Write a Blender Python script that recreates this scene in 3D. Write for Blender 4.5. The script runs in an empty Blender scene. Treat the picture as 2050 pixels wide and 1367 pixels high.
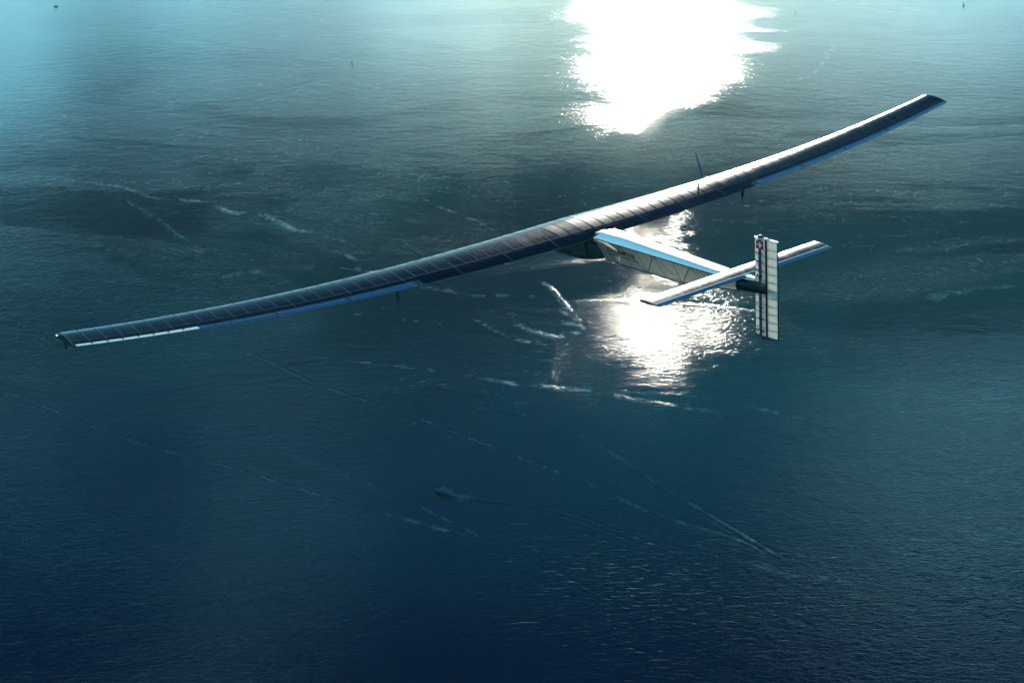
import bpy, math, random
import numpy as np
from mathutils import Matrix, Vector
random.seed(7); rng = np.random.default_rng(11)
S = bpy.context.scene; COL = S.collection
R_ = math.radians

# ------------------------------------------------------------------ camera, sky, sun, exposure
ALT = 1100.0; PITCH = 21.0; FPX = 3100.0; PW, PH = 2050.0, 1367.0
SEED = 21.2
SUN_EL, SUN_AZ = 10.5, 5.6            # azimuth clockwise from +Y
cd = bpy.data.cameras.new('camera'); cam = bpy.data.objects.new('camera', cd); COL.objects.link(cam)
cam.location = (0, 0, ALT); cam.rotation_euler = (R_(90 - PITCH), 0, 0)
cd.sensor_fit = 'HORIZONTAL'; cd.sensor_width = 36; cd.lens = 36 * FPX / PW
cd.clip_start = 1; cd.clip_end = 200000
S.camera = cam
CR = np.array(cam.rotation_euler.to_matrix())     # camera -> world

w = bpy.data.worlds.new('World'); S.world = w; w.use_nodes = True
nt = w.node_tree; N = nt.nodes; L = nt.links; N.clear()
def node(t, **k):
    n = N.new(t)
    for a, b in k.items(): setattr(n, a, b)
    return n
def wire(a, b): L.new(a, b)
def mth(op, a, b=None, clamp=False):
    n = node('ShaderNodeMath', operation=op, use_clamp=clamp)
    for i, v in enumerate((a, b)):
        if v is None: continue
        if isinstance(v, (int, float)): n.inputs[i].default_value = v
        else: wire(v, n.inputs[i])
    return n.outputs[0]
def ramp(fac, stops, interp='EASE'):
    n = node('ShaderNodeValToRGB'); n.color_ramp.interpolation = interp
    el = n.color_ramp.elements
    while len(el) < len(stops): el.new(0.5)
    for e, (p, c) in zip(el, stops):
        e.position = p; e.color = (c, c, c, 1) if isinstance(c, (int, float)) else (*c, 1)
    wire(fac, n.inputs[0]); return n.outputs[0]
def mixc(f, a, b, mode='MIX'):
    n = node('ShaderNodeMix', data_type='RGBA', blend_type=mode)
    for s, v in ((n.inputs[0], f), (n.inputs[6], a), (n.inputs[7], b)):
        if isinstance(v, (int, float)): s.default_value = v
        elif isinstance(v, tuple): s.default_value = (*v, 1)
        else: wire(v, s)
    return n.outputs[2]
def noise(vec, scale, detail=4, rough=.5, dist=0, out=0, dim='3D'):
    n = node('ShaderNodeTexNoise', noise_dimensions=dim)
    n.inputs['Scale'].default_value = scale; n.inputs['Detail'].default_value = detail
    n.inputs['Roughness'].default_value = rough; n.inputs['Distortion'].default_value = dist
    wire(vec, n.inputs['Vector']); return n.outputs[out]

sky = node('ShaderNodeTexSky', sky_type='NISHITA', sun_disc=False)
sky.sun_elevation = R_(SUN_EL); sky.sun_rotation = R_(SUN_AZ); sky.altitude = 900
sky.air_density = 1.0; sky.dust_density = 2.0; sky.ozone_density = 3.0
# broken cloud deck over the whole sky, noise laid out on a plane overhead
tc = node('ShaderNodeTexCoord'); sp = node('ShaderNodeSeparateXYZ'); wire(tc.outputs['Generated'], sp.inputs[0])
zz = mth('ADD', mth('MAXIMUM', sp.outputs[2], 0.0), 0.30)
cb = node('ShaderNodeCombineXYZ'); wire(mth('DIVIDE', sp.outputs[0], zz), cb.inputs[0]); wire(mth('DIVIDE', sp.outputs[1], zz), cb.inputs[1])
cb.inputs[2].default_value = SEED
mask = ramp(noise(cb.outputs[0], 1.9, 3, .45, .3), [(.455, 0.0), (.56, 1.0)])
tone = noise(cb.outputs[0], 4.3, 2, .5)
dotn = node('ShaderNodeVectorMath', operation='DOT_PRODUCT'); wire(tc.outputs['Generated'], dotn.inputs[0])
sd = Vector((math.sin(R_(SUN_AZ)) * math.cos(R_(SUN_EL)), math.cos(R_(SUN_AZ)) * math.cos(R_(SUN_EL)), math.sin(R_(SUN_EL))))
dotn.inputs[1].default_value = sd
near = mth('POWER', mth('MAXIMUM', dotn.outputs['Value'], 0.0), 36.0)
ccol = mixc(ramp(tone, [(.35, 0.0), (.65, 1.0)]), (2.4, 7.8, 10.5), (9.5, 25.0, 31.0))
ccol = mixc(mth('POWER', near, 1.8), ccol, (19.0, 19.0, 14.0))
grade = mixc(1.0, sky.outputs[0], (0.035, 0.27, 0.50), 'MULTIPLY')
veil = mth('POWER', mth('SUBTRACT', 1.0, mth('MULTIPLY', sp.outputs[2], 3.6, clamp=True), clamp=True), 1.5)
grade = mixc(mth('MULTIPLY', veil, .8), grade, mixc(near, (5.0, 13.5, 18.0), (30.0, 30.0, 22.0)))
skyc = mixc(mth('MULTIPLY', mask, .85), grade, ccol)
bg = node('ShaderNodeBackground'); wire(skyc, bg.inputs[0]); bg.inputs[1].default_value = 0.10
wo = node('ShaderNodeOutputWorld'); wire(bg.outputs[0], wo.inputs[0])
w.cycles.sampling_method = 'MANUAL'; w.cycles.sample_map_resolution = 512

sl = bpy.data.lights.new('sun', 'SUN'); sl.energy = 4.0; sl.angle = R_(.55); sl.color = (1, .93, .8)
so = bpy.data.objects.new('sun', sl); COL.objects.link(so)
so.rotation_euler = (-sd).to_track_quat('-Z', 'Y').to_euler(); so.location = (200, 2000, 3000)
S.view_settings.view_transform = 'Standard'; S.view_settings.look = 'None'
S.view_settings.exposure = 0.0; S.view_settings.gamma = 1; S.view_settings.use_curve_mapping = False
S.render.engine = 'CYCLES'; S.cycles.max_bounces = 6; S.cycles.transparent_max_bounces = 12
S.cycles.sample_clamp_indirect = 4; S.cycles.use_denoising = True; S.cycles.denoiser = 'OPENIMAGEDENOISE'; S.cycles.denoising_input_passes = 'RGB_ALBEDO_NORMAL'

# ------------------------------------------------------------------ helpers
def px(u, v, z=0.0):
    """point of the horizontal plane at height z seen in photo pixel (u, v)"""
    d = CR @ np.array([(u - PW / 2) / FPX, -(v - PH / 2) / FPX, -1.0])
    t = (z - ALT) / d[2]
    return np.array([d[0] * t, d[1] * t])

def tag(o, label=None, cat=None, group=None, kind=None):
    for k, v in (('label', label), ('category', cat), ('group', group), ('kind', kind)):
        if v: o[k] = v
    return o
def mesh(name, v, f, mat=None, parent=None, smooth=False):
    m = bpy.data.meshes.new(name); m.from_pydata([tuple(map(float, p)) for p in v], [], f)
    m.update()
    if smooth: m.polygons.foreach_set('use_smooth', [True] * len(m.polygons))
    return link(name, m, mat, parent)
def link(name, m, mat, parent):
    o = bpy.data.objects.new(name, m); COL.objects.link(o)
    if mat: m.materials.append(mat)
    if parent: o.parent = parent
    return o
def empty(name, loc=(0, 0, 0), rz=0):
    o = bpy.data.objects.new(name, None); COL.objects.link(o); o.location = loc; o.rotation_euler = (0, 0, rz)
    o.empty_display_size = 1; return o
def loft(rings, closed=True, cap=True):
    """rings: list of equal-length point lists -> verts, faces"""
    n = len(rings[0]); v = [p for r in rings for p in r]; f = []
    for i in range(len(rings) - 1):
        for j in range(n if closed else n - 1):
            k = (j + 1) % n
            f.append((i * n + j, i * n + k, (i + 1) * n + k, (i + 1) * n + j))
    if cap and closed:
        f.append(tuple(range(n))[::-1]); f.append(tuple((len(rings) - 1) * n + j for j in range(n)))
    return v, f
def tube(a, b, r, r2=None, n=6):
    a, b = Vector(a), Vector(b); d = (b - a).normalized(); r2 = r if r2 is None else r2
    s = d.cross(Vector((0, 0, 1)) if abs(d.z) < .9 else Vector((1, 0, 0))).normalized(); t = d.cross(s)
    ring = lambda c, q: [c + (s * math.cos(2 * math.pi * k / n) + t * math.sin(2 * math.pi * k / n)) * q for k in range(n)]
    return loft([ring(a, r), ring(b, r2)])
def box(x0, x1, y0, y1, z0, z1):
    v = [(x, y, z) for x in (x0, x1) for y in (y0, y1) for z in (z0, z1)]
    return v, [(0, 1, 3, 2), (4, 6, 7, 5), (0, 4, 5, 1), (2, 3, 7, 6), (0, 2, 6, 4), (1, 5, 7, 3)]
def join(*ms):
    V, F = [], []
    for v, f in ms:
        k = len(V); V += [tuple(p) for p in v]; F += [tuple(i + k for i in q) for q in f]
    return V, F

def mat(name, col, rough=.5, metal=0, coat=0, spec=.5):
    m = bpy.data.materials.new(name); m.use_nodes = True
    b = m.node_tree.nodes['Principled BSDF']
    b.inputs['Base Color'].default_value = (*col, 1); b.inputs['Roughness'].default_value = rough
    b.inputs['Metallic'].default_value = metal; b.inputs['Coat Weight'].default_value = coat
    b.inputs['Specular IOR Level'].default_value = spec
    return m
def use(m):
    global nt, N, L
    nt = m.node_tree; N = nt.nodes; L = nt.links
    return N['Principled BSDF'] if 'Principled BSDF' in N else None
def worn(name, col, rough=.5, amt=.15, scale=6, **k):
    """painted surface with faint uneven colour and gloss"""
    m = mat(name, col, rough, **k); b = use(m); t = node('ShaderNodeTexCoord')
    n1 = noise(t.outputs['Object'], scale, 4)
    wire(mixc(ramp(n1, [(.3, 0.0), (.7, 1.0)]), tuple(c * (1 - amt) for c in col), tuple(min(1, c * (1 + amt)) for c in col)), b.inputs['Base Color'])
    wire(mth('ADD', mth('MULTIPLY', noise(t.outputs['Object'], scale * 2.3, 3), .2), rough - .1), b.inputs['Roughness'])
    return m

# ------------------------------------------------------------------ sea
def vnoise(x, y, seed):
    xi = np.floor(x).astype(np.int64); yi = np.floor(y).astype(np.int64); fx = x - xi; fy = y - yi
    fx = fx * fx * (3 - 2 * fx); fy = fy * fy * (3 - 2 * fy)
    def h(a, b):
        n = (a * 374761393 + b * 668265263 + seed * 982451653) & 0x7fffffff
        n = ((n ^ (n >> 13)) * 1274126177) & 0x7fffffff
        return ((n ^ (n >> 16)) & 0xffff) / 65535.0
    return (h(xi, yi) * (1 - fx) + h(xi + 1, yi) * fx) * (1 - fy) + (h(xi, yi + 1) * (1 - fx) + h(xi + 1, yi + 1) * fx) * fy
def fbm(x, y, s, seed, oct=4):
    t = 0; a = .5
    for i in range(oct): t = t + a * vnoise(x / s, y / s, seed + i * 17); s *= .5; a *= .55
    return t / (.5 * (1 - .55 ** oct) / .45)

def polydist(X, Y, pts):
    """distance to a polyline, signed side, and arc fraction"""
    best = np.full(X.shape, 1e9); arc = np.zeros(X.shape); side = np.zeros(X.shape)
    P = np.array(pts); Ls = np.hypot(*(P[1:] - P[:-1]).T); tot = Ls.sum(); acc = 0
    for a, b, l in zip(P[:-1], P[1:], Ls):
        d = (b - a) / l; rx = X - a[0]; ry = Y - a[1]
        t = np.clip(rx * d[0] + ry * d[1], 0, l)
        ex = rx - t * d[0]; ey = ry - t * d[1]; q = np.hypot(ex, ey)
        m = q < best
        best[m] = q[m]; arc[m] = ((acc + t) / tot)[m]; side[m] = np.sign(ex * -d[1] + ey * d[0])[m]
        acc += l
    return best, side, arc, tot
def smoothline(pp, n=6):
    """photo-pixel polyline -> smooth world polyline (Catmull-Rom)"""
    P = [px(*q) for q in pp]; P = [2 * P[0] - P[1]] + P + [2 * P[-1] - P[-2]]; out = []
    for i in range(1, len(P) - 2):
        for k in range(n):
            t = k / n
            out.append(.5 * ((2 * P[i]) + (-P[i - 1] + P[i + 1]) * t + (2 * P[i - 1] - 5 * P[i] + 4 * P[i + 1] - P[i + 2]) * t * t + (-P[i - 1] + 3 * P[i] - 3 * P[i + 1] + P[i + 2]) * t ** 3))
    out.append(P[-2]); return out

def build_sea():
    az = np.concatenate([np.arange(-180, -20, 5.0), np.arange(-20, 20.01, .052), np.arange(25, 180.1, 5.0)])
    dep = np.concatenate([[.75, 1, 1.5, 2, 3, 4, 5, 6, 6.8], np.arange(7.2, 35.5, .05), np.arange(36, 89, 3.0), [89.5]])
    A, D = np.meshgrid(np.radians(az), np.radians(dep)); rngd = ALT / np.tan(D)
    X = (rngd * np.sin(A)).ravel(); Y = (rngd * np.cos(A)).ravel()
    Z = np.zeros_like(X); chp = np.full_like(X, .2); ruf = np.zeros_like(X); calm = np.zeros_like(X); foam_glint = np.zeros_like(X)
    inv = (np.abs(A.ravel()) < R_(20)) & (D.ravel() > R_(6)) & (D.ravel() < R_(36))
    idx = np.nonzero(inv)[0]; x, y = X[idx], Y[idx]; z = np.zeros_like(x); rf = np.zeros_like(x); cl = np.zeros_like(x); fm = np.zeros_like(x)
    brk = fbm(x, y, 60, 3, 4); brk2 = fbm(x, y, 22, 91, 3)
    wx = (fbm(x, y, 90, 55, 3) - .5) * 26; wy = (fbm(x, y, 90, 77, 3) - .5) * 26
    # boat wakes: a crest line with short following crests
    def arm(pp, amp, lam, width, ncrest=2, side=1, fade=.25):
        nonlocal z, rf, cl, fm
        pl = smoothline(pp); bb = np.array(pl); m = (x > bb[:, 0].min() - 200) & (x < bb[:, 0].max() + 200) & (y > bb[:, 1].min() - 250) & (y < bb[:, 1].max() + 250)
        j = np.nonzero(m)[0]; q, sd_, arc, tot = polydist(x[j] + wx[j] * .22, y[j] + wy[j] * .22, pl)
        s = q * sd_ * side; g = 1 - arc * (1 - fade)
        g = g * np.clip(arc * 30, .15, 1) * (.55 + .9 * np.clip(brk2[j] * 1.8 - .4, 0, 1))
        wv = .75 * width * (1 + arc * 1.2)
        fm[j] = np.maximum(fm[j], (.12 * amp / .5) * g * np.clip(brk2[j] * 3 - 1.1, 0, 1) * np.exp(-((s - lam * .12) / 3.2) ** 2) * (ncrest < 2))  # pale dashes: sky glint on the wake crests, put into the colour
        z[j] += 1.1 * amp * g * np.cos(2 * np.pi * s / lam) * np.exp(-(s / (wv * ncrest * .5)) ** 2)
        cl[j] = np.maximum(cl[j], .75 * g * np.exp(-((s + wv) / (wv * 1.1)) ** 2))
    arm([(1560, 1114), (1520, 1100), (1470, 1080), (1300, 1022), (1180, 968), (1040, 915), (900, 860), (780, 815), (650, 775), (520, 715), (430, 690)], .55, 13, 9, 1.7, 1)
    arm([(1560, 1114), (1530, 1098), (1490, 1075), (1400, 1020), (1300, 960), (1200, 893), (1130, 860), (1060, 835), (920, 790)], .55, 13, 9, 1.7, -1)
    arm([(953, 1073), (930, 1058), (905, 1046), (840, 1015), (720, 962), (640, 930), (560, 900)], .35, 11, 7, 1.5, -1)
    arm([(953, 1073), (900, 1062), (800, 1035), (700, 1008), (480, 940), (300, 892), (180, 850), (60, 800), (-20, 775)], .5, 12, 8, 1.7, 1)
    arm([(652, 622), (700, 617), (800, 617), (900, 618), (1000, 625), (1100, 640), (1150, 655)], .5, 15, 10, 1.7, -1)
    arm([(652, 622), (700, 628), (800, 640), (900, 650), (1000, 665), (1060, 685)], .5, 15, 10, 1.7, 1)
    # ferry: long fan of diverging crests
    arm([(915, 992), (960, 1000), (1050, 1012), (1150, 1035), (1260, 1075), (1400, 1130)], .5, 14, 12, 2.5, -1)
    arm([(905, 996), (940, 1015), (985, 1050), (1030, 1085), (1090, 1135), (1180, 1185), (1320, 1250), (1500, 1330)], .18, 13, 13, 2.6, 1, .3)
    q0 = px(915, 994); fm = np.maximum(fm, .12 * np.exp(-((x - q0[0] - 12) ** 2 / 300 + (y - q0[1]) ** 2 / 90)) * np.clip(brk2 * 2, 0, 1))
    # kelvin-like transverse crests inside the ferry wake
    pl = smoothline([(912, 993), (1000, 1022), (1130, 1065), (1280, 1120), (1500, 1200), (1700, 1280)])
    q, sdd, arc, tot = polydist(x, y, pl)
    ww = 20 + arc * 330
    ins = np.exp(-(q / ww) ** 4) * (arc > .002) * (1 - arc * .6)
    z += .04 * ins * np.cos(2 * np.pi * (arc * tot + q * q / 500) / 24) * (brk2 + .4)
    cl = np.maximum(cl, .9 * np.exp(-(q / (8 + arc * 70)) ** 4) * np.exp(-(arc / .55) ** 2) * (arc > .001))
    # old wakes and current lines: ruffled streaks
    def streak(pp, width, strength, br=1.0, fo=0.0, whole=.35):
        nonlocal rf, fm, z
        pl = smoothline(pp); bb = np.array(pl); m = (x > bb[:, 0].min() - 300) & (x < bb[:, 0].max() + 300) & (y > bb[:, 1].min() - 400) & (y < bb[:, 1].max() + 400)
        j = np.nonzero(m)[0]; q, sd_, arc, tot = polydist(x[j] + wx[j], y[j] + wy[j], pl)
        endf = np.clip(np.minimum(arc, 1 - arc) * 8, 0, 1)
        b = np.clip((brk[j] - .5) * 3 * br + whole + .62, 0, 1.3); b2 = np.clip((brk2[j] - .35) * 5, 0, 1)
        g = np.exp(-(q / (width * .45)) ** 2) * endf * b * (.35 + .65 * b2)
        rf[j] = np.maximum(rf[j], strength * g); fm[j] = np.maximum(fm[j], (fo + .32 * strength) * g * b2)  # glint of old wakes, along with real foam, put into the pale colour
        z[j] += .25 * strength * g * np.cos(2 * np.pi * q * sd_ / 14)
    streak([(340, 398), (420, 410), (470, 425), (530, 432), (580, 455), (640, 470), (700, 487)], 22, .8, fo=.10)
    streak([(635, 490), (700, 515), (730, 545)], 16, .5)
    streak([(0, 352), (120, 360), (230, 372), (300, 395), (350, 405)], 22, .6, fo=.05)
    streak([(240, 395), (300, 430), (360, 470), (410, 525)], 18, .4)
    streak([(420, 560), (500, 545), (580, 535), (660, 532)], 30, .35)
    streak([(780, 385), (850, 402), (880, 415), (930, 435), (1000, 465)], 16, .5)
    streak([(830, 572), (890, 580), (950, 590), (1040, 590), (1100, 600)], 24, .6)
    streak([(1083, 558), (1110, 585), (1140, 615), (1165, 660)], 16, 1.0, whole=.7)
    streak([(1020, 640), (1080, 665), (1130, 672), (1165, 655), (1120, 640)], 22, .9, whole=.6)
    streak([(940, 640), (1000, 662), (1050, 682), (1100, 690)], 14, .8)
    streak([(1120, 602), (1200, 601), (1290, 603), (1360, 610), (1430, 613), (1500, 622), (1570, 628)], 13, 1.0, whole=.9)
    streak([(960, 755), (1060, 772), (1160, 780), (1250, 795), (1330, 812), (1440, 828)], 15, 1.0, whole=.5, fo=.06)
    streak([(1150, 772), (1260, 785), (1400, 792), (1500, 815), (1620, 838)], 11, .7, whole=.3)
    streak([(700, 722), (800, 735), (900, 745), (980, 755)], 12, .5)
    streak([(1380, 1090), (1500, 1125), (1600, 1150), (1750, 1180)], 10, .35)
    streak([(1570, 166), (1600, 160), (1625, 150), (1645, 132), (1655, 112), (1668, 92)], 16, .6, fo=.8, whole=.4)
    streak([(1850, 600), (1950, 580), (2060, 570)], 30, .4)
    # placed gusts (ruffled) and lees (smooth): (u, v, ru, rv, amount)
    th = np.arctan2(x, y)
    def patch(u, v, ru, rv, k):
        c = px(u, v); e1 = np.linalg.norm(px(u + ru, v) - c); e2 = np.linalg.norm(px(u, v + rv) - c)
        qx = (x - c[0] + wx * 3) / e1; qy = (y - c[1] + wy * 6) / e2
        return k * np.exp(-(qx * qx + qy * qy))
    gust = patch(1265, 610, 150, 95, .32) + patch(1330, 520, 110, 45, .15) + patch(1320, 710, 90, 50, .25) + patch(1330, 30, 560, 150, .85)
    chop = .10 + patch(1650, 1230, 620, 230, .42) + patch(1150, 1160, 300, 160, .22) + patch(350, 1050, 420, 180, .22) + patch(150, 800, 300, 120, .12) + patch(1900, 900, 250, 130, .2) - patch(1260, 600, 300, 160, .08)
    lee = patch(1230, 385, 300, 70, .85) + patch(1250, 900, 420, 90, .35) + patch(840, 228, 90, 16, -.0) + patch(1450, 470, 150, 40, .2)
    rf = rf + gust; cl = cl + np.clip(lee, 0, 1)
    Z[idx] = z; chp[idx] = np.clip(chop, 0, 1.5); ruf[idx] = rf; calm[idx] = np.clip(cl, 0, 1); foam_glint[idx] = np.clip(fm, 0, 1)
    nr, nc = A.shape
    base = (np.arange(nr - 1)[:, None] * nc + np.arange(nc - 1)[None, :]).ravel()
    F = np.stack([base, base + nc, base + nc + 1, base + 1], 1)
    m = bpy.data.meshes.new('sea'); nv = len(X)
    m.vertices.add(nv); m.vertices.foreach_set('co', np.stack([X, Y, Z], 1).astype('f4').ravel())
    m.loops.add(F.size); m.loops.foreach_set('vertex_index', F.astype('i4').ravel())
    m.polygons.add(len(F)); m.polygons.foreach_set('loop_start', np.arange(0, F.size, 4, dtype='i4')); m.polygons.foreach_set('loop_total', np.full(len(F), 4, 'i4'))
    m.update(calc_edges=True); m.polygons.foreach_set('use_smooth', np.ones(len(F), bool))
    for nm, arr in (('ruffle', ruf), ('calm', calm), ('foam_glint', foam_glint), ('chop', chp)):
        m.attributes.new(nm, 'FLOAT', 'POINT').data.foreach_set('value', arr.astype('f4'))
    return m

def sea_material():
    m = mat('sea_water', (0, .03, .05), .3); b = use(m)
    g = node('ShaderNodeNewGeometry'); P = g.outputs['Position']
    at = lambda n: (lambda a: (setattr(a, 'attribute_name', n), a.outputs['Fac'])[1])(node('ShaderNodeAttribute'))
    ruf, calm, foam_glint = at('ruffle'), at('calm'), at('foam_glint')
    def mapv(sx, sy, rz=0):
        k = node('ShaderNodeMapping'); k.inputs['Scale'].default_value = (sx, sy, 1); k.inputs['Rotation'].default_value = (0, 0, R_(rz)); wire(P, k.inputs[0]); return k.outputs[0]
    # wind slicks, hundreds of metres long
    slick = ramp(noise(mapv(1 / 1500, 1 / 800, 18), 1, 6, .6, 1.2, dim='2D'), [(.42, 0.0), (.56, 1.0)])
    broad = noise(mapv(1 / 2600, 1 / 2600, 40), 1, 3, .5, dim='2D')
    fine = noise(mapv(1 / 180, 1 / 60, -12), 1, 5, .6, .5, dim='2D')
    wind = mth('ADD', mth('MULTIPLY', slick, .42), mth('MULTIPLY', broad, .5))
    wind = mth('MULTIPLY', mth('ADD', wind, mth('MULTIPLY', mth('SUBTRACT', fine, .5), .5)), mth('SUBTRACT', 1.0, calm), clamp=False)
    wind = mth('ADD', wind, mth('MULTIPLY', ruf, .6))
    wind = mth('MAXIMUM', wind, .04)
    # waves
    h4 = mth('MULTIPLY', noise(mapv(1 / 20, 1 / 6.5, -20), 1, 3, .5, .8, dim='2D'), mth('MULTIPLY', at('chop'), 1.25))
    h1 = noise(mapv(1 / 11, 1 / 6.5, -20), 1, 3, .55, .6, dim='2D')
    h2 = noise(mapv(1 / 4.2, 1 / 3.0, 12), 1, 3, .6, .3, dim='2D')
    h3 = noise(mapv(1 / 60, 1 / 38, -35), 1, 2, .5, .4, dim='2D')
    hh = mth('ADD', mth('MULTIPLY', mth('ADD', mth('MULTIPLY', h1, .42), mth('MULTIPLY', h2, .13)), mth('ADD', wind, .20)), mth('ADD', mth('MULTIPLY', h3, .45), h4))
    bp = node('ShaderNodeBump'); bp.inputs['Strength'].default_value = 1; bp.inputs['Distance'].default_value = 1.0
    wire(hh, bp.inputs['Height'])
    gl = node('ShaderNodeBsdfAnisotropic', distribution='BECKMANN'); gl.inputs['Color'].default_value = (1, 1, 1, 1)
    wire(bp.outputs[0], gl.inputs['Normal']); wire(mth('ADD', mth('MULTIPLY', wind, .12), .08, clamp=True), gl.inputs['Roughness'])
    df = node('ShaderNodeBsdfDiffuse'); wire(bp.outputs[0], df.inputs['Normal'])
    fr = node('ShaderNodeFresnel'); fr.inputs['IOR'].default_value = 1.34; wire(bp.outputs[0], fr.inputs['Normal'])
    ms = node('ShaderNodeMixShader'); wire(fr.outputs[0], ms.inputs[0]); wire(df.outputs[0], ms.inputs[1]); wire(gl.outputs[0], ms.inputs[2])
    wire(ms.outputs[0], N['Material Output'].inputs[0]); N.remove(b)
    teal = ramp(noise(mapv(1 / 2200, 1 / 1600, 70), 1, 4, .55, 1.0, dim='2D'), [(.35, 0.0), (.68, 1.0)])
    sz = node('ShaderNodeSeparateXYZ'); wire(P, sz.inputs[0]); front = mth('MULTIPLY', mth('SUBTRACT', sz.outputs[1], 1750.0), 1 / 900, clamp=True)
    teal = mth('MULTIPLY', mth('ADD', mth('MULTIPLY', teal, .65), .35), front)  # water colour stays navy close in and turns teal with distance
    deep = mixc(teal, (.0001, .004, .018), (.0006, .050, .056))
    sy = node('ShaderNodeSeparateXYZ'); wire(P, sy.inputs[0]); farm = mth('MULTIPLY', mth('SUBTRACT', sy.outputs[1], 2300.0), 1 / 1100, clamp=True)
    wn = noise(mapv(1 / 420, 1 / 240, 14), 1, 6, .62, 1.6, dim='2D')
    rid = ramp(mth('ABSOLUTE', mth('SUBTRACT', wn, .5)), [(0.0, 1.0), (.018, 0.0)])
    wm = ramp(noise(mapv(1 / 1300, 1 / 1000, 50), 1, 2, .5, .5, dim='2D'), [(.46, 0.0), (.62, 1.0)])
    wb = ramp(noise(mapv(1 / 30, 1 / 22, 0), 1, 3, .6, .0, dim='2D'), [(.45, 0.0), (.65, 1.0)])
    foam_glint = mth('MAXIMUM', foam_glint, mth('MULTIPLY', mth('MULTIPLY', rid, wm), mth('MULTIPLY', wb, mth('MULTIPLY', farm, .30))))
    fb = ramp(noise(mapv(1 / 16, 1 / 9, -20), 1, 4, .65, .4, dim='2D'), [(.40, 0.12), (.62, 1.0)])
    foam_glint = mth('MULTIPLY', foam_glint, fb)
    wire(mixc(foam_glint, deep, (.75, .8, .8)), df.inputs['Color'])
    return m
sea = link('sea_water', build_sea(), sea_material(), None); tag(sea, kind='structure')

# ------------------------------------------------------------------ low broken clouds ahead, whose shade lies on the sea
def build_clouds():
    H = 1500.0; off = H / math.tan(R_(SUN_EL)); ox, oy = off * math.sin(R_(SUN_AZ)), off * math.cos(R_(SUN_AZ))
    import bmesh
    bm = bmesh.new(); bmesh.ops.create_icosphere(bm, subdivisions=2, radius=1); bv = np.array([v.co[:] for v in bm.verts]); bf = [[v.index for v in f.verts] for f in bm.faces]; bm.free()
    V, F = [], []; r = random.Random(5)
    sunny = [(px(1232, 590), 370, 900), (px(1330, 480), 260, 450), (px(1130, 600), 200, 300), (px(1290, 665), 290, 190), (px(1620, 620), 90, 110), (px(1380, 790), 320, 60), (px(1200, 770), 150, 60)]
    for gx in np.arange(-4200, 5200, 130):
        for gy in np.arange(-1500, 6000, 130):
            x, y = gx + r.uniform(-45, 45), gy + r.uniform(-45, 45)
            k = float(fbm(np.array([x]), np.array([y]), 1400, 31, 4)[0])
            xc = px(1335, 150)[0]
            edge = 4980 + min(700, ((x - xc) / 420) ** 2 * 450) + 300 * (float(fbm(np.array([x]), np.array([0.]), 900, 8, 3)[0]) - .5)
            if (k < .40 and y > 2700) or y > edge or (y > 3700 and not -700 < x < 1700 and k < .55): continue
            open_ = max(math.exp(-(((x - c[0]) / a) ** 2 + ((y - c[1]) / b) ** 2) ** 2 * .5) for c, a, b in sunny)
            s_ = r.uniform(110, 170) * (1 - .62 * open_) * (1.3 if y < 2600 else 1.0); hgt = s_ * r.uniform(.28, .5)
            n = 1 + .22 * np.sin(bv @ np.array([3.1, 2.3, 1.9]) * 1.7 + r.uniform(0, 6)) + .1 * np.sin(bv @ np.array([-5, 6.1, 4]) * 1.5 + r.uniform(0, 6))
            q = bv * n[:, None] * np.array([s_, s_, hgt]); q[:, 2] = np.maximum(q[:, 2], -hgt * .35)
            q += np.array([x + ox, y + oy, H + r.uniform(-15, 40)]); k0 = len(V)
            V += q.tolist(); F += [[i + k0 for i in f] for f in bf]
    m = bpy.data.materials.new('cloud_vapour'); m.use_nodes = True; use(m); N.clear()
    d = node('ShaderNodeBsdfDiffuse'); d.inputs[0].default_value = (.85, .88, .9, 1); t = node('ShaderNodeBsdfTranslucent'); t.inputs[0].default_value = (.85, .88, .9, 1)
    x1 = node('ShaderNodeMixShader'); x1.inputs[0].default_value = .85; wire(d.outputs[0], x1.inputs[1]); wire(t.outputs[0], x1.inputs[2])
    tp = node('ShaderNodeBsdfTransparent'); x2 = node('ShaderNodeMixShader'); x2.inputs[0].default_value = .12; wire(x1.outputs[0], x2.inputs[1]); wire(tp.outputs[0], x2.inputs[2])
    o = node('ShaderNodeOutputMaterial'); wire(x2.outputs[0], o.inputs[0])
    c = mesh('clouds', V, F, m, None, True); tag(c, 'low broken grey clouds beyond the frame shading the sea', kind='stuff')
build_clouds()

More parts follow.
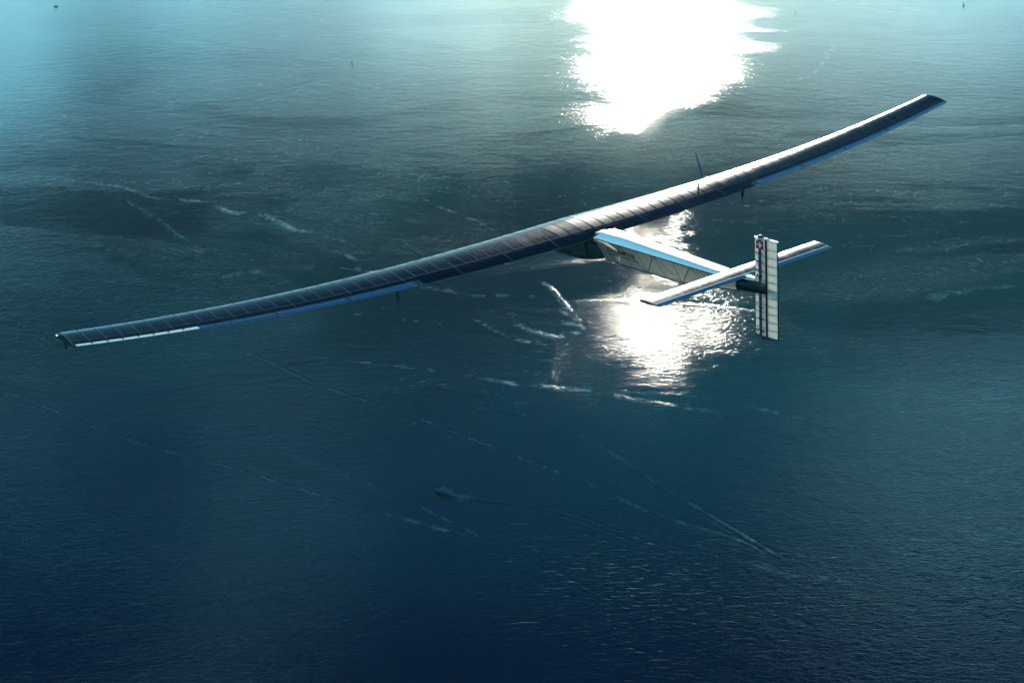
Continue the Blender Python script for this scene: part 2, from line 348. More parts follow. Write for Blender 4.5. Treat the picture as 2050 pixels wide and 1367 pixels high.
# ------------------------------------------------------------------ aircraft materials
def cell_mat(name, base, rough, ior=1.5):
    m = bpy.data.materials.new(name); m.use_nodes = True; use(m); N.clear(); t = node('ShaderNodeTexCoord')
    br = node('ShaderNodeTexBrick'); br.offset = 0; br.inputs['Scale'].default_value = 1
    br.inputs['Brick Width'].default_value = .125; br.inputs['Row Height'].default_value = .125; br.inputs['Mortar Size'].default_value = .006
    br.inputs['Color1'].default_value = (.0, .0, .0, 1); br.inputs['Color2'].default_value = (1, 1, 1, 1); br.inputs['Mortar'].default_value = (.5, .5, .5, 1)
    wire(t.outputs['Object'], br.inputs['Vector'])
    mp = node('ShaderNodeMapping'); mp.inputs['Scale'].default_value = (12, .15, .3); wire(t.outputs['Object'], mp.inputs[0])
    st = noise(mp.outputs[0], 1, 3, .6)
    r = mth('ADD', mth('MULTIPLY', st, .08), rough - .04)
    oi = node('ShaderNodeObjectInfo'); r = mth('ADD', r, mth('MULTIPLY', mth('SUBTRACT', oi.outputs['Random'], .5), .03))
    r = mth('ADD', r, mth('MULTIPLY', mth('SUBTRACT', br.outputs[0], .5), .03))
    bp = node('ShaderNodeBump'); bp.inputs['Distance'].default_value = .0006; bp.inputs['Strength'].default_value = .6; wire(st, bp.inputs['Height'])
    d = node('ShaderNodeBsdfDiffuse'); wire(mixc(br.outputs[1], base, tuple(c * 2 + .01 for c in base)), d.inputs[0])
    g = node('ShaderNodeBsdfAnisotropic', distribution='BECKMANN'); g.inputs['Color'].default_value = (.96, .98, 1, 1); wire(r, g.inputs['Roughness']); wire(bp.outputs[0], g.inputs['Normal'])
    f = node('ShaderNodeFresnel'); f.inputs[0].default_value = ior; x = node('ShaderNodeMixShader')
    wire(f.outputs[0], x.inputs[0]); wire(d.outputs[0], x.inputs[1]); wire(g.outputs[0], x.inputs[2])
    o = node('ShaderNodeOutputMaterial'); wire(x.outputs[0], o.inputs[0]); return m
M_cell = cell_mat('solar_cells', (.002, .003, .007), .32)
M_celltop = cell_mat('solar_cells_grey', (.13, .125, .11), .40, 1.32)
M_white = worn('white_laminate', (.62, .64, .64), .35)
M_seam = worn('seam_tape', (.15, .15, .145), .22)
M_dark = worn('carbon_dark', (.012, .016, .018), .4)
M_darkg = worn('gondola_shell', (.03, .05, .05), .4)
M_flap = worn('flap_film', (.03, .08, .16), .3)  # white film, the blue sky it reflects put into its colour
M_skin = worn('wing_skin_grey', (.045, .05, .055), .4)
M_prop = worn('propeller_carbon', (.12, .17, .23), .35)
M_red = mat('flag_red', (.45, .01, .01), .5)
M_ink = mat('lettering_ink', (.012, .02, .035), .5)
M_tube = mat('truss_carbon', (.07, .068, .06), .5)
def film_mat(name, col, transp, transl):
    m = bpy.data.materials.new(name); m.use_nodes = True; use(m); N.clear()
    t = node('ShaderNodeTexCoord'); nn = noise(t.outputs['Object'], 3, 3)
    c = mixc(nn, tuple(q * .85 for q in col), col)
    d = node('ShaderNodeBsdfDiffuse'); wire(c, d.inputs[0]); tl = node('ShaderNodeBsdfTranslucent'); wire(c, tl.inputs[0])
    gl = node('ShaderNodeBsdfGlossy'); gl.inputs['Roughness'].default_value = .25
    tp = node('ShaderNodeBsdfTransparent'); tp.inputs[0].default_value = (1, 1, .97, 1)
    m1 = node('ShaderNodeMixShader'); m1.inputs[0].default_value = transl; wire(d.outputs[0], m1.inputs[1]); wire(tl.outputs[0], m1.inputs[2])
    m2 = node('ShaderNodeMixShader'); m2.inputs[0].default_value = transp; wire(m1.outputs[0], m2.inputs[1]); wire(tp.outputs[0], m2.inputs[2])
    fr = node('ShaderNodeFresnel'); fr.inputs[0].default_value = 1.4
    m3 = node('ShaderNodeMixShader'); wire(mth('MULTIPLY', fr.outputs[0], .6), m3.inputs[0]); wire(m2.outputs[0], m3.inputs[1]); wire(gl.outputs[0], m3.inputs[2])
    o = node('ShaderNodeOutputMaterial'); wire(m3.outputs[0], o.inputs[0]); return m
M_film = film_mat('fuselage_film', (.66, .65, .59), .05, .85)
M_fin = film_mat('fin_film', (.82, .82, .77), .05, .92)
def lamp_mat(name, col, s):
    m = mat(name, col, .4); b = use(m); b.inputs['Emission Color'].default_value = (*col, 1); b.inputs['Emission Strength'].default_value = s; return m
M_beacon = lamp_mat('beacon_red', (1, .03, .03), 9); M_nav = lamp_mat('nav_white', (1, .97, .9), 2.5)

# ------------------------------------------------------------------ aircraft (X starboard, Y forward, Z up; origin = root leading edge)
rv = Vector((-1.18693, .33714, .6105)); Mp = Matrix.Rotation(rv.length, 3, rv.normalized())
Tp = Vector((3.38773, 8.21373, -105.03511))
Rw = cam.rotation_euler.to_matrix()
plane = empty('solar_airplane')
plane.matrix_world = Matrix.Translation(Vector(cam.location) + Rw @ Tp) @ (Rw @ Mp).to_4x4()
tag(plane, 'very long-winged solar-powered airplane with white fuselage and tall fin flying over the sea', 'airplane')

SP = 36.0
def le(x): return -1.33 * abs(x) / SP
def chord(x): return 4.6 + (2.41 - 4.6) * abs(x) / SP
def zb(x): return 2.16 * (abs(x) / SP) ** 2.5
def aero(s, t=.135, mcam=.035, p=.42):
    yt = 5 * t * (.2969 * math.sqrt(max(s, 0)) - .126 * s - .3516 * s * s + .2843 * s ** 3 - .1036 * s ** 4)
    yc = mcam / p ** 2 * (2 * p * s - s * s) if s < p else mcam / (1 - p) ** 2 * (1 - 2 * p + 2 * p * s - s * s)
    return yc + yt, yc - yt
def wp(x, s, up=True, off=0.0):
    if up and off == 0.0: off = -.02
    c = chord(x); u, l = aero(s)
    return Vector((x, le(x) - s * c, zb(x) + (u if up else l) * c - s * .15 + off))
def stations(n, a=0, b=1): return [a + (b - a) * (1 - math.cos(math.pi * k / n)) / 2 for k in range(n + 1)]
# skin: lower surface all over, upper surface (the pale laminate seen between the panels) a little below the panels
def ring(x, s_end, n=24):
    up = [wp(x, s, True) for s in stations(n, 0, s_end)]; lo = [wp(x, s, False) for s in stations(n, 0, s_end)][1:]
    return up[::-1] + lo
XS = 14.55
xs_in = [-XS + k * (2 * XS / 30) for k in range(31)]
rings = [ring(x, 1.0) for x in xs_in]; 
v1 = loft(rings)
v2 = loft([ring(-SP + k * (SP - XS) / 20, .86) for k in range(21)]); v3 = loft([ring(XS + k * (SP - XS) / 20, .86) for k in range(21)])
v1, v2, v3 = [(v, [q for q in f if len(q) == 4]) for v, f in (v1, v2, v3)]
mesh('wing', *v1, M_skin, plane, True); mesh('wing', *v2, M_skin, plane, True); mesh('wing', *v3, M_skin, plane, True)
# closed end ribs
for sx in (-1, 1):
    a = [wp(sx * (SP + .0), s, True, .01) for s in stations(12, 0, .995)]; b = [wp(sx * SP, s, False, -.01) for s in stations(12, 0, .995)][1:]
    r0 = [p + Vector((sx * .003, 0, 0)) for p in a[::-1] + b]; r1 = [p + Vector((sx * .07, 0, 0)) for p in a[::-1] + b]
    mesh('wing_tip', *loft([r0, r1]), M_dark, plane)
# underside carbon skin
for (a, b) in ((-SP, -XS), (-XS, XS), (XS, SP)):
    se = .86 if abs(a + b) > 1 else .995
    V, F = loft([[wp(a + (b - a) * k / 16, s, False, -.008) for s in stations(10, .01, se)] for k in range(17)], closed=False)
    mesh('wing_underside', V, F, M_dark, plane, True)
# panels: one object per bay and row
NP = 38; pitch = SP / NP
def sheet(name, bot, top, n, mt, par):
    a = loft([top[0], top[1]], closed=False); b = loft([bot[0], top[0]], closed=False); c = loft([top[1], bot[1]], closed=False)
    e = loft([[bot[0][-1], bot[1][-1]], [top[0][-1], top[1][-1]]], closed=False)
    o = mesh(name, *join(a, b, c, e), mt, par)
    for pl in o.data.polygons[:n]: pl.use_smooth = True
    return o
def panel(x0, x1, s0, s1, n, name='solar_panel', mt=M_cell, off=.014):
    top = [[wp(x, s, True, off) for s in [s0 + (s1 - s0) * (k / n) ** (1.5 if s0 < .1 else 1) for k in range(n + 1)]] for x in (x0, x1)]
    bot = [[p - Vector((0, 0, off * .9)) for p in r] for r in top]
    return sheet(name, bot, top, n, mt, plane)
for sx in (-1, 1):
    for k in range(NP):
        a, b = sx * (k * pitch + .018), sx * ((k + 1) * pitch - .018)
        if sx > 0: a, b = b, a
        a, b = min(a, b), max(a, b); mid = abs(a + b) / 2
        panel(a, b, .004, .735, 20)
        panel(a, b, .747, .985 if mid < XS else .845, 4)
def seam(x, s0, s1, n):
    panel(x - .012, x + .012, s0, s1, n, 'seam_strip', M_seam, .024)
for k in range(-NP, NP + 1):
    x = k * pitch * .9995
    seam(x, .004, .735, 20)
    if k % 4 == 0 or abs(x) > 30: seam(x, .748, .984 if abs(x) < XS else .845, 4)
for q in range(-6, 6):
    a, b = q * 6.0, q * 6.0 + 6.0
    V, F = loft([[wp(a + (b - a) * j / 8, s, True, .02) for s in (.737, .745)] for j in range(9)], closed=False)
    mesh('span_strip', V, F, M_seam, plane)
# flaps and ailerons
sp = [14.6, 19.4, 24.1, 28.9, 35.95]
for sx in (-1, 1):
    for k in range(4):
        a, b = sx * (sp[k] + .05), sx * (sp[k + 1] - .05); droop = .10 if k == 3 and sx < 0 else .0
        rr = []
        for q in range(9):
            x = a + (b - a) * q / 8; c = chord(x)
            A0 = wp(x, .868, True, -.005); B0 = wp(x, .868, False, .005)
            T0 = wp(x, 1.0, True, 0.0 + droop); mid = wp(x, .93, True, .01 + droop * .5); mb = wp(x, .93, False, 0 + droop * .5)
            rr.append([A0, mid, T0, T0 - Vector((0, 0, .02)), mb, B0])
        o = mesh('aileron' if k == 3 else 'flap', *loft(rr), M_flap if not (k == 3 and sx < 0) else M_white, plane)  # port aileron paler: the brighter sky it reflects is put into its colour
        # hinge line strip and hinges
        for q in range(1, 8) if (k == 3 and sx < 0) else (range(3, 5) if k == 2 and sx < 0 else []):
            x = a + (b - a) * q / (8 if k == 3 else 5)
            p = wp(x, .90, True, .03 + droop * .2); 
            mesh('hinge', *box(p.x - .03, p.x + .03, p.y - .14, p.y + .02, p.z - .05, p.z + .015), M_dark, o)
# motor pods + propellers
def propeller(x, ang, ln):
    hub = Vector((x, .80, zb(x) - .42))
    pod = mesh('motor_pod', *loft([[Vector((x + r * math.cos(t), y, zb(x) + zc + r * 1.15 * math.sin(t))) for t in [2 * math.pi * k / 12 for k in range(12)]]
        for (y, r, zc) in ((.72, .10, -.42), (.5, .22, -.45), (0, .28, -.55), (-1, .30, -.62), (-2.2, .2, -.50), (-3.0, .06, -.38))]), M_dark, plane, True)
    pr = mesh('propeller', *loft([[hub + Vector((r * math.cos(t), y, r * math.sin(t))) for t in [2 * math.pi * k / 10 for k in range(10)]] for (y, r) in ((-.1, .11), (.05, .12), (.2, .07), (.27, .01))]), M_dark, plane, True)
    for s in (0, math.pi):
        d = Vector((math.cos(ang + s), 0, math.sin(ang + s))); e = Vector((-d.z, 0, d.x)); rr = []
        for f, wd in ((.03, .045), (.12, .05), (.3, .08), (.55, .075), (.8, .055), (.95, .04), (1, .015)):
            tw = 1.1 - .8 * f; ax = e * math.cos(tw) + Vector((0, 1, 0)) * math.sin(tw); nn = ax.cross(d)
            c = hub + d * ln * f + Vector((0, .05, 0))
            rr.append([c + ax * wd, c + nn * .018, c - ax * wd, c - nn * .018])
        mesh('blade', *loft(rr), M_prop, pr, True)
propeller(-10.75, math.atan2(1.19, -1.15), 2.0)
propeller(-15.1, math.atan2(.78, -1.75), 2.15)
propeller(10.75, math.radians(-3), 2.0)
propeller(14.0, math.atan2(1.9, -.58), 2.2)
# outrigger legs and tip skid
for x in (-14.8, 15.2):
    z0 = wp(x, .5, False).z
    o = mesh('outrigger_leg', *join(box(x - .055, x + .055, -2.12, -1.90, -1.36, z0 + .1)), M_dark, plane)
    mesh('foot', *join(tube((x - .03, -2.0, -1.36), (x - .03, -2.0, -1.78), .03, .03), ), M_dark, o)
o = mesh('tip_skid', *loft([[Vector((-35.9 + a, -1.9 + b, 1.98)) for a, b in ((-.05, -.06), (.05, -.06), (.05, .06), (-.05, .06))],
    [Vector((-35.9 + a, -2.08 + b, 1.5)) for a, b in ((-.05, -.06), (.05, -.06), (.05, .06), (-.05, .06))]]), M_dark, plane)
def ball(name, c, r, m, sz=1, n=10, sy=1):
    rr = [[Vector((c[0] + r * math.sin(a) * math.cos(t), c[1] + r * sy * math.sin(a) * math.sin(t), c[2] + r * sz * math.cos(a))) for t in [2 * math.pi * k / n for k in range(n)]] for a in [.05 + (math.pi - .1) * k / 7 for k in range(8)]]
    return mesh(name, *loft(rr), m, plane, True)
ball('navigation_light', (-36.1, -1.42, 2.16), .04, M_nav)

# fuselage
def lerp(t, pts):
    for (a, x), (b, y) in zip(pts[:-1], pts[1:]):
        if (a - t) * (b - t) <= 0: return x + (y - x) * (t - a) / (b - a)
    return pts[-1][1] if abs(t - pts[-1][0]) < abs(t - pts[0][0]) else pts[0][1]
WT = [(-4.3, 1.12), (-4.7, 1.14), (-15.2, .70), (-19.0, .14)]
ZT = [(-4.3, -.03), (-4.7, -.07), (-15.2, -.33), (-19.0, -.42)]
CRN = [(-4.3, .26), (-6.5, .30), (-15.2, .16), (-19.0, .10)]
WBm = [(-4.3, .62), (-5.0, .62), (-12.3, .42), (-19.0, .08)]
ZBm = [(-4.3, -1.5), (-5.2, -1.56), (-12.3, -1.62), (-18.0, -.98), (-19.0, -.92)]
ys = [-4.65 - .35 * k for k in range(36)]      # to about -16.9
ys = [y for y in ys if y >= -17.0]
def skew(y, f): return y - .55 * f * max(0, 1 - (-4.65 - y) / 3)      # the front frame leans aft at the foot
side = lambda y, f, sx: Vector((sx * (lerp(y, WT) * (1 - f) + lerp(y, WBm) * f), skew(y, f), lerp(y, ZT) * (1 - f) + lerp(y, ZBm) * f))
roof = [[Vector((lerp(y, WT) * math.sin(a), y, lerp(y, ZT) + lerp(y, CRN) * math.cos(a) ** 2 if abs(a) < 1.57 else lerp(y, ZT))) for a in [(-90 + 180 * k / 16) * math.pi / 180 for k in range(17)]] for y in ys]
mesh('fuselage_roof', *loft(roof, closed=False), M_celltop, plane, True)
for sx in (-1, 1):
    mesh('side_film', *loft([[side(y, f, sx) for f in (0, .25, .5, .75, 1)] for y in ys], closed=False), M_film, plane)
    for f in (0, 1):
        pts = [side(y, f, sx) for y in ys[::5] + [ys[-1]]]
        mesh('longeron', *join(*[tube(a, b, .038) for a, b in zip(pts[:-1], pts[1:])]), M_tube, plane)
    br = []
    nodes_b = [-6.04, -9.19, -12.27, -15.2]; nodes_t = [-4.85, -7.0, -10.1, -13.3, -16.3]
    for i, yb in enumerate(nodes_b):
        br += [((yb, 1), (nodes_t[i + 1], 0)), ((nodes_t[i], 0), (yb, 1))]
        br += [((nodes_t[i + 1] + 1.55, 0), (yb + .05, 1))]
        br += [((nodes_t[i + 1] - .1, .02), (nodes_t[i + 1] - .8, 1))] if i < 3 else []
    for i, ((ya, fa), (yb_, fb)) in enumerate(br):
        if ya < -17 or yb_ < -17: continue
        a, b = side(ya, fa, sx), side(yb_, fb, sx); 
        mesh('truss_strut', *tube(a, b, .028 if i % 4 == 0 else .016), M_tube, plane)
mesh('belly_film', *loft([[side(y, 1, -1), side(y, 1, 1)] for y in ys], closed=False), M_film, plane)
# dark end fairing + tail cone up to the rudder post
def oval(y, w_, z0, z1, n=14):
    zc, h = (z0 + z1) / 2, (z1 - z0) / 2
    return [Vector((w_ * math.copysign(abs(math.cos(t)) ** .8, math.cos(t)), y, zc + h * math.copysign(abs(math.sin(t)) ** .8, math.sin(t)))) for t in [2 * math.pi * k / n for k in range(n)]]
mesh('tail_cone', *loft([oval(-16.85, .40, -1.13, -.33), oval(-17.6, .33, -1.05, -.28), oval(-18.4, .25, -.98, -.24), oval(-19.02, .16, -.93, -.22)]), M_dark, plane, True)
mesh('tail_fairing', *loft([[Vector((-.38, -16.6, -.30)), Vector((.38, -16.6, -.30)), Vector((.3, -16.6, -.02)), Vector((-.3, -16.6, -.02))], [Vector((-.12, -18.1, -.26)), Vector((.12, -18.1, -.26)), Vector((.1, -18.1, -.1)), Vector((-.1, -18.1, -.1))]]), M_white, plane)
# gondola (pilot's pod) under the wing
pod = mesh('gondola', *loft([oval(2.5, .12, -1.6, -1.35, 18), oval(2.1, .45, -1.85, -1.08, 18), oval(1.3, .72, -2.12, -.74, 18), oval(0.2, .84, -2.24, -.3, 18), oval(-1.4, .88, -2.26, .1, 18), oval(-2.5, .86, -2.22, .1, 18), oval(-3.6, .78, -1.98, -.05, 18), oval(-4.9, .66, -1.60, -.12, 18), oval(-5.15, .62, -1.56, -.2, 18)]), M_darkg, plane, True)
mesh('canopy', *loft([oval(2.3, .15, -1.5, -1.15, 14), oval(1.8, .5, -1.5, -.90, 14), oval(1.0, .66, -1.3, -.60, 14), oval(.3, .6, -.9, -.32, 14)]), M_dark, pod, True)
mesh('door_panel', *loft([[Vector((-.885, -2.0 + a, z)) for a, z in ((0, -1.9), (-1.5, -1.6), (-1.4, -.7), (0, -.5))], [Vector((-.93, -2.0 + a, z)) for a, z in ((-.1, -1.8), (-1.4, -1.55), (-1.3, -.8), (-.1, -.6))]]), M_darkg, pod)
mesh('wing_root_fairing', *loft([oval(-3.0, .9, -.7, .12), oval(-4.3, 1.1, -.75, .03), oval(-4.66, 1.08, -.7, -.05)]), M_dark, plane, True)
mesh('mast_light', *tube((.62, -4.75, -.02), (.62, -4.75, .16), .02), M_dark, plane)
ball('beacon_light', (.62, -4.75, .2), .06, M_beacon)

# horizontal stabiliser
SH = 7.19; SY = -15.97; SZ = -.08; SC = 1.63
def hp(x, s, up=True, off=0.0):
    u, l = aero(s, .12, .02); return Vector((x, SY - s * SC, SZ + (u if up else l) * SC + off - .03 * s))
stab = mesh('tailplane', *loft([[hp(x, s, True) for s in stations(12, 0, .80)][::-1] + [hp(x, s, False) for s in stations(12, 0, .80)][1:] for x in [-SH + 2 * SH * k / 12 for k in range(13)]]), M_white, plane, True)
np_ = 12; pt = 2 * SH / np_
for k in range(np_):
    a, b = -SH + k * pt + .02, -SH + (k + 1) * pt - .02; n = 12
    top = [[hp(x, .004 + .785 * (q / n) ** 1.5, True, .010) for q in range(n + 1)] for x in (a, b)]
    bot = [[p - Vector((0, 0, .009)) for p in r] for r in top]
    sheet('solar_panel', bot, top, n, M_cell, stab)
for (a, b) in ((-SH, -.22), (.22, SH)):
    mesh('elevator', *loft([[hp(x, .825, True), hp(x, .92, True, .0), hp(x, 1.0, True, 0.), hp(x, 1.0, True, -.02), hp(x, .92, False), hp(x, .825, False)] for x in (a, b)]), M_flap, stab)
mesh('hinge_strip', *loft([[hp(x, .795, True, .004), hp(x, .795, True, .03), hp(x, .822, True, .03), hp(x, .822, True, .004)] for x in (-SH, SH)]), M_white, stab)
for sx in (-1, 1):
    r0 = [hp(sx * SH, s, True, .006) for s in stations(10, 0, .99)][::-1] + [hp(sx * SH, s, False, -.006) for s in stations(10, 0, .99)][1:]
    mesh('end_rib', *loft([[p + Vector((sx * .003, 0, 0)) for p in r0], [p + Vector((sx * .05, 0, 0)) for p in r0]]), M_darkg, stab)

# fin and rudder
FY, FT, FB, FC = -18.09, 2.40, -3.56, 1.85
def fw(s): return max(.006, aero(s, .11, 0)[0] * FC)
fin = empty('fin'); fin.parent = plane
def finpart(name, s0, s1, par, m=M_fin, ends=0.0, n=8):
    rr = []
    for z in (FB, FT):
        P = [Vector((-fw(s), FY - s * FC, z)) for s in [s0 + (s1 - s0) * k / n for k in range(n + 1)]]
        Q = [Vector((-p.x, p.y, z)) for p in P][::-1]
        rr.append(P + Q)
    V, F = loft(rr, cap=False); return mesh(name, V, F, m, par, True)
front = finpart('fin_skin', .004, .50, fin, n=12)
# spar seen through the film, posts, ribs
mesh('spar', *box(-fw(.27) - .007, fw(.27) + .007, FY - .335 * FC, FY - .215 * FC, FB, FT), worn('spar_blue', (.02, .06, .11), .5), fin)
mesh('rear_post', *box(-fw(.52) - .012, fw(.52) + .012, FY - .545 * FC, FY - .495 * FC, FB - .06, FT + .02), M_dark, fin)
def rib(z, s0, s1, par, n=6, t=.022):
    P = [Vector((-fw(s) - .006, FY - s * FC, z)) for s in [s0 + (s1 - s0) * k / n for k in range(n + 1)]]
    P += [Vector((-p.x, p.y, z)) for p in P][::-1]
    Q = [p + Vector((0, 0, t)) for p in P]; return mesh('rib', *loft([P, Q]), M_tube, par)
nr = 12; rp = (FT - FB) / nr
for k in range(1, nr):
    z = FB + k * rp
    if not -1.0 < z < -.2: rib(z, .01, .493, fin)
rud = finpart('rudder', .56, .985, plane, n=6)
for k in range(1, nr): rib(FB + k * rp - .05, .56, .975, rud, 4)
mesh('trailing_edge', *box(-.025, .025, FY - 1.0 * FC, FY - .975 * FC, FB, FT), M_dark, rud)
mesh('rudder_beam', *box(-fw(.56) + .004, fw(.56) - .004, FY - .575 * FC, FY - .553 * FC, FB, FT), M_dark, rud)
for (s0, s1, par) in ((.0, .5, fin), (.555, 1.0, rud)):
    for z0, z1, m in ((FT + .002, FT + .07, M_white), (FB - .07, FB - .002, M_dark)):
        P = [Vector((-fw(s) - .03, FY - s * FC, z0)) for s in [s0 + (s1 - s0) * k / 8 for k in range(9)]]; P += [Vector((-p.x, p.y, z0)) for p in P][::-1]
        mesh('end_cap', *loft([P, [Vector((p.x, p.y, z1)) for p in P]]), m, par)
mesh('leading_edge', *loft([[Vector((a, FY + b, z)) for a, b in ((-.028, -.03), (0, .02), (.028, -.03), (0, -.02))] for z in (FB, FT)]), M_dark, fin)
def bulb(yc, z, r, ly, par, m):
    rr = [[Vector((r * q * math.cos(t), yc + ly * c, z + r * .9 * q * math.sin(t))) for t in [2 * math.pi * k / 10 for k in range(10)]] for c, q in ((-.5, .1), (-.38, .7), (0, 1), (.38, .8), (.5, .15))]
    return mesh('tip_fairing', *loft(rr), m, par, True)
bulb(FY - .27 * FC, FT + .10, .15, .46, fin, M_darkg); bulb(FY - .56 * FC, FT + .07, .07, .5, fin, M_white)
bulb(FY - .36 * FC, FB - .17, .14, .30, fin, M_dark); bulb(FY - .62 * FC, FB - .10, .09, .36, rud, M_dark)

# lettering
def text(s, size, M4, m, parent, name='lettering', align='CENTER', sx=1.0, bold=0.0):
    c = bpy.data.curves.new(name, 'FONT'); c.body = s; c.size = size; c.align_x = align; c.align_y = 'CENTER'; c.extrude = .002; c.offset = bold
    t = bpy.data.objects.new('t', c); COL.objects.link(t)
    me = bpy.data.meshes.new_from_object(t.evaluated_get(bpy.context.evaluated_depsgraph_get()))
    bpy.data.objects.remove(t); me.transform(Matrix.Scale(sx, 4, (1, 0, 0))); me.transform(M4)
    me.materials.clear(); return link(name, me, m, parent)
def side_m(xp, y, z, tilt=0, slope=0, up=None):
    X = Vector((0, -1, 0)); 
    if slope: X = Vector((0, -math.cos(slope), math.sin(slope)))
    Y = Vector((tilt, 0, 1)).normalized(); Z = X.cross(Y).normalized(); Y = Z.cross(X).normalized()
    m = Matrix((X, Y, Z)).transposed().to_4x4(); m.translation = Vector((xp, y, z)); return m
fm_ = lambda z, s=.25: side_m(-fw(.27) - .016, FY - s * FC, z)
text('SOLVAY', .17, fm_(1.55), M_ink, fin, bold=.004); text('\u03a9', .2, fm_(1.28), M_ink, fin, bold=.006)
text('OMEGA', .18, fm_(1.03), M_ink, fin, bold=.003, sx=1.1)
text('Schindler', .17, fm_(.50), M_ink, fin, bold=.005); text('ABB', .27, fm_(.12), M_ink, fin, bold=.016, sx=1.1)
text('HB-SIB', .29, fm_(-3.28), M_ink, fin, bold=.012, sx=.98)
def ringmark(r, w_, y, z):
    V = []; F = []; n = 16
    for k in range(n):
        a = 2 * math.pi * k / n
        for q in (r, r - w_):
            for dx in (0, .004): V.append((-fw(.27) - .014 - dx, y + q * math.cos(a), z + q * math.sin(a)))
    for k in range(n):
        a, b = 4 * k, 4 * ((k + 1) % n); F += [(a + 1, b + 1, b + 3, a + 3), (a, b, b + 1, a + 1), (a + 2, a + 3, b + 3, b + 2)]
    return mesh('logo', V, F, M_ink, fin)
ringmark(.10, .035, FY - .25 * FC, .78); ringmark(.075, .03, FY - .11 * FC, -1.66)
ringmark(.11, .05, FY - .27 * FC, -1.25); ringmark(.08, .04, FY - .27 * FC, -2.15)
for z in (-1.80, -2.50):
    V = [box(-fw(.27) - .018, -fw(.27) - .014, FY - (.17 + .035 * k) * FC - .045, FY - (.17 + .035 * k) * FC, z - .03, z + .03 + (.03 if k % 3 == 0 else 0)) for k in range(8)]
    mesh('fine_print', *join(*V), M_ink, fin)
fx = -fw(.27) - .014
flag = mesh('flag', *box(fx - .003, fx, FY - .43 * FC, FY - .12 * FC, FT - .60, FT - .10), M_red, fin)
cy_, cz_ = FY - .275 * FC, FT - .35
mesh('cross', *join(box(fx - .006, fx - .003, cy_ - .17, cy_ + .17, cz_ - .055, cz_ + .055), box(fx - .0065, fx - .003, cy_ - .055, cy_ + .055, cz_ - .17, cz_ + .17)), mat('flag_white', (.6, .65, .65), .5), flag)
def on_side(y, f, off=.035):
    c = side(y, f, -1); X = (side(y - 1.4, f, -1) - side(y + 1.4, f, -1)).normalized(); Y = (side(y, f - .2, -1) - side(y, f + .2, -1))
    Z = X.cross(Y).normalized(); Y = Z.cross(X).normalized(); m = Matrix((X, Y, Z)).transposed().to_4x4(); m.translation = c + Z * off; return m
text('SOLARIMPULSE', .44, on_side(-7.0, .36), M_ink, plane, sx=.9, bold=.014)
text('around the world to promote clean technologies', .17, on_side(-7.15, .56), M_ink, plane, sx=.80, bold=.009)

# ------------------------------------------------------------------ boats
M_hullb = worn('ferry_hull', (.006, .012, .025), .5, scale=.4); M_sup = worn('ferry_white', (.022, .045, .08), .5, scale=.4); M_win = mat('ferry_windows', (.01, .015, .02), .1)
M_deck = worn('ferry_deck', (.015, .03, .05), .6, scale=.4); M_boat = worn('boat_hull', (.05, .07, .09), .5, scale=1); M_sail = worn('sail_cloth', (.7, .72, .7), .7, scale=1)
def hull(L_, B, H, bowf=.3, n=9, z0=-.3, flare=1.1):
    """bow towards +X"""
    rr = []
    for k in range(n + 1):
        t = k / n; x = -L_ / 2 + L_ * t; wd = B / 2 * (1 if t < 1 - bowf else math.sqrt(max(0.0, 1 - ((t - 1 + bowf) / bowf) ** 2)) * .97 + .03)
        zt = H * (1 + .35 * max(0, t - .6)); rr.append([(x, -wd * .85, z0), (x, wd * .85, z0), (x + (flare - 1) * 3 * (t > .8), wd, zt), (x + (flare - 1) * 3 * (t > .8), -wd, zt)])
    return loft(rr)
def heading(p, q):
    a, b = px(*p), px(*q); d = b - a; return a, math.atan2(d[1], d[0])
p0, hd = heading((912, 993), (868, 980)); c0 = px(891, 988)
ferry = empty('ferry', (c0[0], c0[1], 0), hd); tag(ferry, 'dark blue passenger ferry heading left with long fanning wake', 'ferry')
Lf = float(np.linalg.norm(px(912, 993) - px(869, 981)))
k_ = Lf / 40
def fsc(vf): return [(a * k_, b * k_, c * k_) for a, b, c in vf[0]], vf[1]
mesh('hull', *fsc(hull(40, 10, 2.6)), M_hullb, ferry)
mesh('main_deck_cabin', *fsc(loft([[(x, -w_, 2.6), (x, w_, 2.6), (x, w_ * .95, 5.2), (x, -w_ * .95, 5.2)] for x, w_ in ((-12, 4.2), (8, 4.2), (12, 3.2))])), M_sup, ferry)
mesh('upper_deck_cabin', *fsc(loft([[(x, -w_, 5.21), (x, w_, 5.21), (x, w_ * .92, 7.6), (x, -w_ * .92, 7.6)] for x, w_ in ((-9, 3.6), (5, 3.6), (8, 2.6))])), M_sup, ferry)
wh = mesh('wheelhouse', *fsc(loft([[(x, -w_, 7.61), (x, w_, 7.61), (x + .3, w_ * .9, 9.9), (x + .3, -w_ * .9, 9.9)] for x, w_ in ((1, 2.6), (4.5, 2.6), (6, 1.8))])), M_sup, ferry)
mesh('roof_deck', *fsc(box(-9.6, .6, -3.9, 3.9, 7.62, 7.9)), M_deck, ferry)
mesh('aft_deck', *fsc(box(-18.6, -12.1, -4.3, 4.3, 2.61, 2.9)), M_deck, ferry); mesh('fore_deck', *fsc(box(12.3, 16, -2.2, 2.2, 3.2, 3.5)), M_deck, ferry)
for sgn in (-1, 1):
    for i in range(8): mesh('window', *fsc(box(-10.5 + i * 2.3, -9 + i * 2.3, min(sgn * 4.0, sgn * 4.26), max(sgn * 4.0, sgn * 4.26), 3.6, 4.6)), M_win, ferry)
mesh('mast', *fsc(tube((0, 0, 8), (-.8, 0, 13), .18)), M_sup, ferry); mesh('funnel', *fsc(tube((-7, 0, 7.9), (-7.5, 0, 10.5), .9, .8, 8)), M_hullb, ferry)

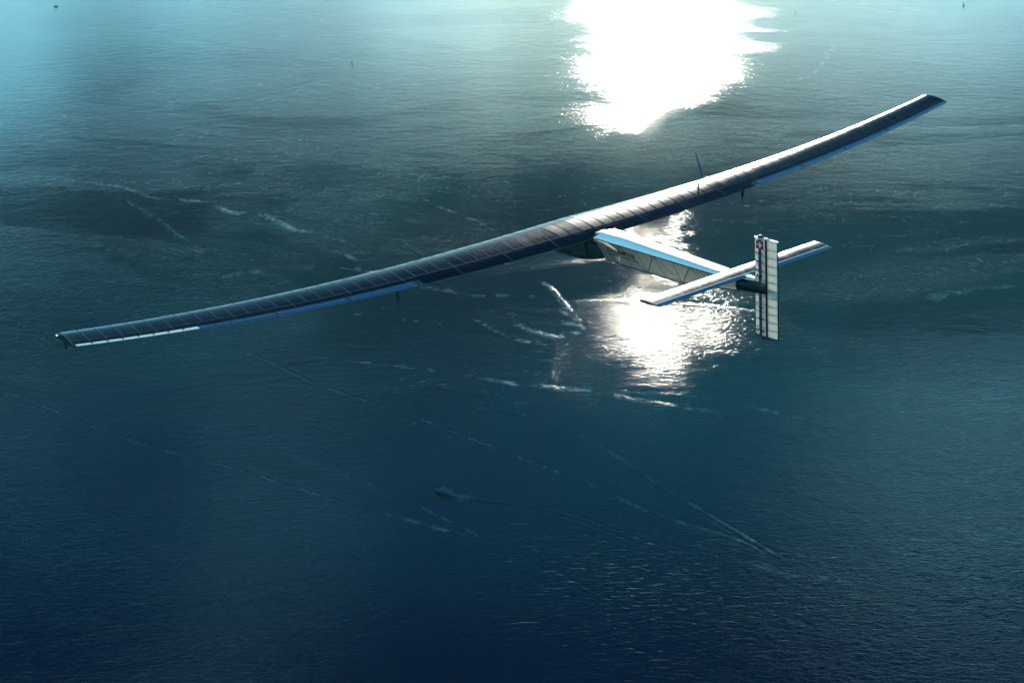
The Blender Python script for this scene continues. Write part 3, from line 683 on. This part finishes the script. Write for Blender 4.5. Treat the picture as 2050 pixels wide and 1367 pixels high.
def motorboat(u, v, u2, v2, L_, label, hm=M_boat):
    c, h = heading((u, v), (u2, v2)); o = empty('motorboat', (c[0], c[1], 0), h); tag(o, label, 'motorboat')
    k = L_ / 9
    sc = lambda vf: ([(a * k, b * k, q * k) for a, b, q in vf[0]], vf[1])
    mesh('hull', *sc(hull(9, 3, 1.1)), hm, o); mesh('cabin', *sc(loft([[(x, -w_, 1.1), (x, w_, 1.1), (x - .3, w_ * .85, 2.4), (x - .3, -w_ * .85, 2.4)] for x, w_ in ((-1.8, 1.1), (1.2, 1.1), (2.4, .7))])), M_sup, o)
    mesh('windscreen', *sc(loft([[(2.42, -.6, 1.3), (2.42, .6, 1.3), (2.18, .5, 2.2), (2.18, -.5, 2.2)], [(2.5, -.6, 1.3), (2.5, .6, 1.3), (2.25, .5, 2.2), (2.25, -.5, 2.2)]])), M_win, o)
    return o
motorboat(1559, 1113, 1580, 1124, 9, 'small dark motorboat at the tip of the V wake in lower right')
motorboat(954, 1073, 975, 1083, 8, 'small dark motorboat at the tip of the V wake just below the ferry')
motorboat(652, 622, 600, 616, 9, 'small dark motorboat just below the middle of the left wing')
motorboat(112, 14, 160, 16, 19, 'dark motorboat in the far top left corner trailing a thin wake')
def sailboat(u, v, L_, label, rz=0.3):
    c = px(u, v); o = empty('sailboat', (c[0], c[1], 0), rz); tag(o, label, 'sailboat'); k = L_ / 12
    sc = lambda vf: ([(a * k, b * k, q * k) for a, b, q in vf[0]], vf[1])
    mesh('hull', *sc(hull(12, 3.4, 1.3)), M_boat, o); mesh('mast', *sc(tube((.8, 0, 1.2), (.8, 0, 16), .13, .07)), M_boat, o)
    mesh('mainsail', *sc(loft([[(.6, -.03, 2.6), (.6, .03, 2.6), (-5.2, .35, 2.6), (-5.2, .29, 2.6)], [(.6, -.03, 9), (.6, .03, 9), (-2.6, .4, 9), (-2.6, .34, 9)], [(.6, -.03, 15.6), (.6, .03, 15.6), (.3, .05, 15.6), (.3, 0, 15.6)]])), M_sail, o)
    mesh('jib', *sc(loft([[(5.8, -.02, 1.6), (5.8, .02, 1.6), (1.2, .5, 1.9), (1.2, .46, 1.9)], [(1.1, 0, 13.2), (1.1, .04, 13.2), (.95, .05, 13.2), (.95, .02, 13.2)]])), M_sail, o)
    return o
sailboat(1592, 24, 12, 'tiny sailboat right of the bright sun glitter at the top', 1.2)
sailboat(1929, 11, 12, 'tiny sailboat with white sail in the far top right corner', .2)
sailboat(705, 125, 12, 'tiny dark sailboat on pale water in the upper left middle', 1.4)
sailboat(1404, 103, 9, 'tiny sailboat lost inside the blinding sun glitter', 1.5)

# ------------------------------------------------------------------ air
hm = bpy.data.materials.new('haze_air'); hm.use_nodes = True; use(hm); N.clear()
pv = node('ShaderNodeVolumePrincipled'); pv.inputs['Color'].default_value = (.45, .86, 1, 1); pv.inputs['Density'].default_value = 1.3e-5; pv.inputs['Anisotropy'].default_value = .78
wire(pv.outputs[0], node('ShaderNodeOutputMaterial').inputs['Volume'])
hz = mesh('haze', *box(-95000, 95000, -95000, 95000, -1.0, 1112.0), hm, None); tag(hz, 'thin pale haze over the sea', kind='stuff')
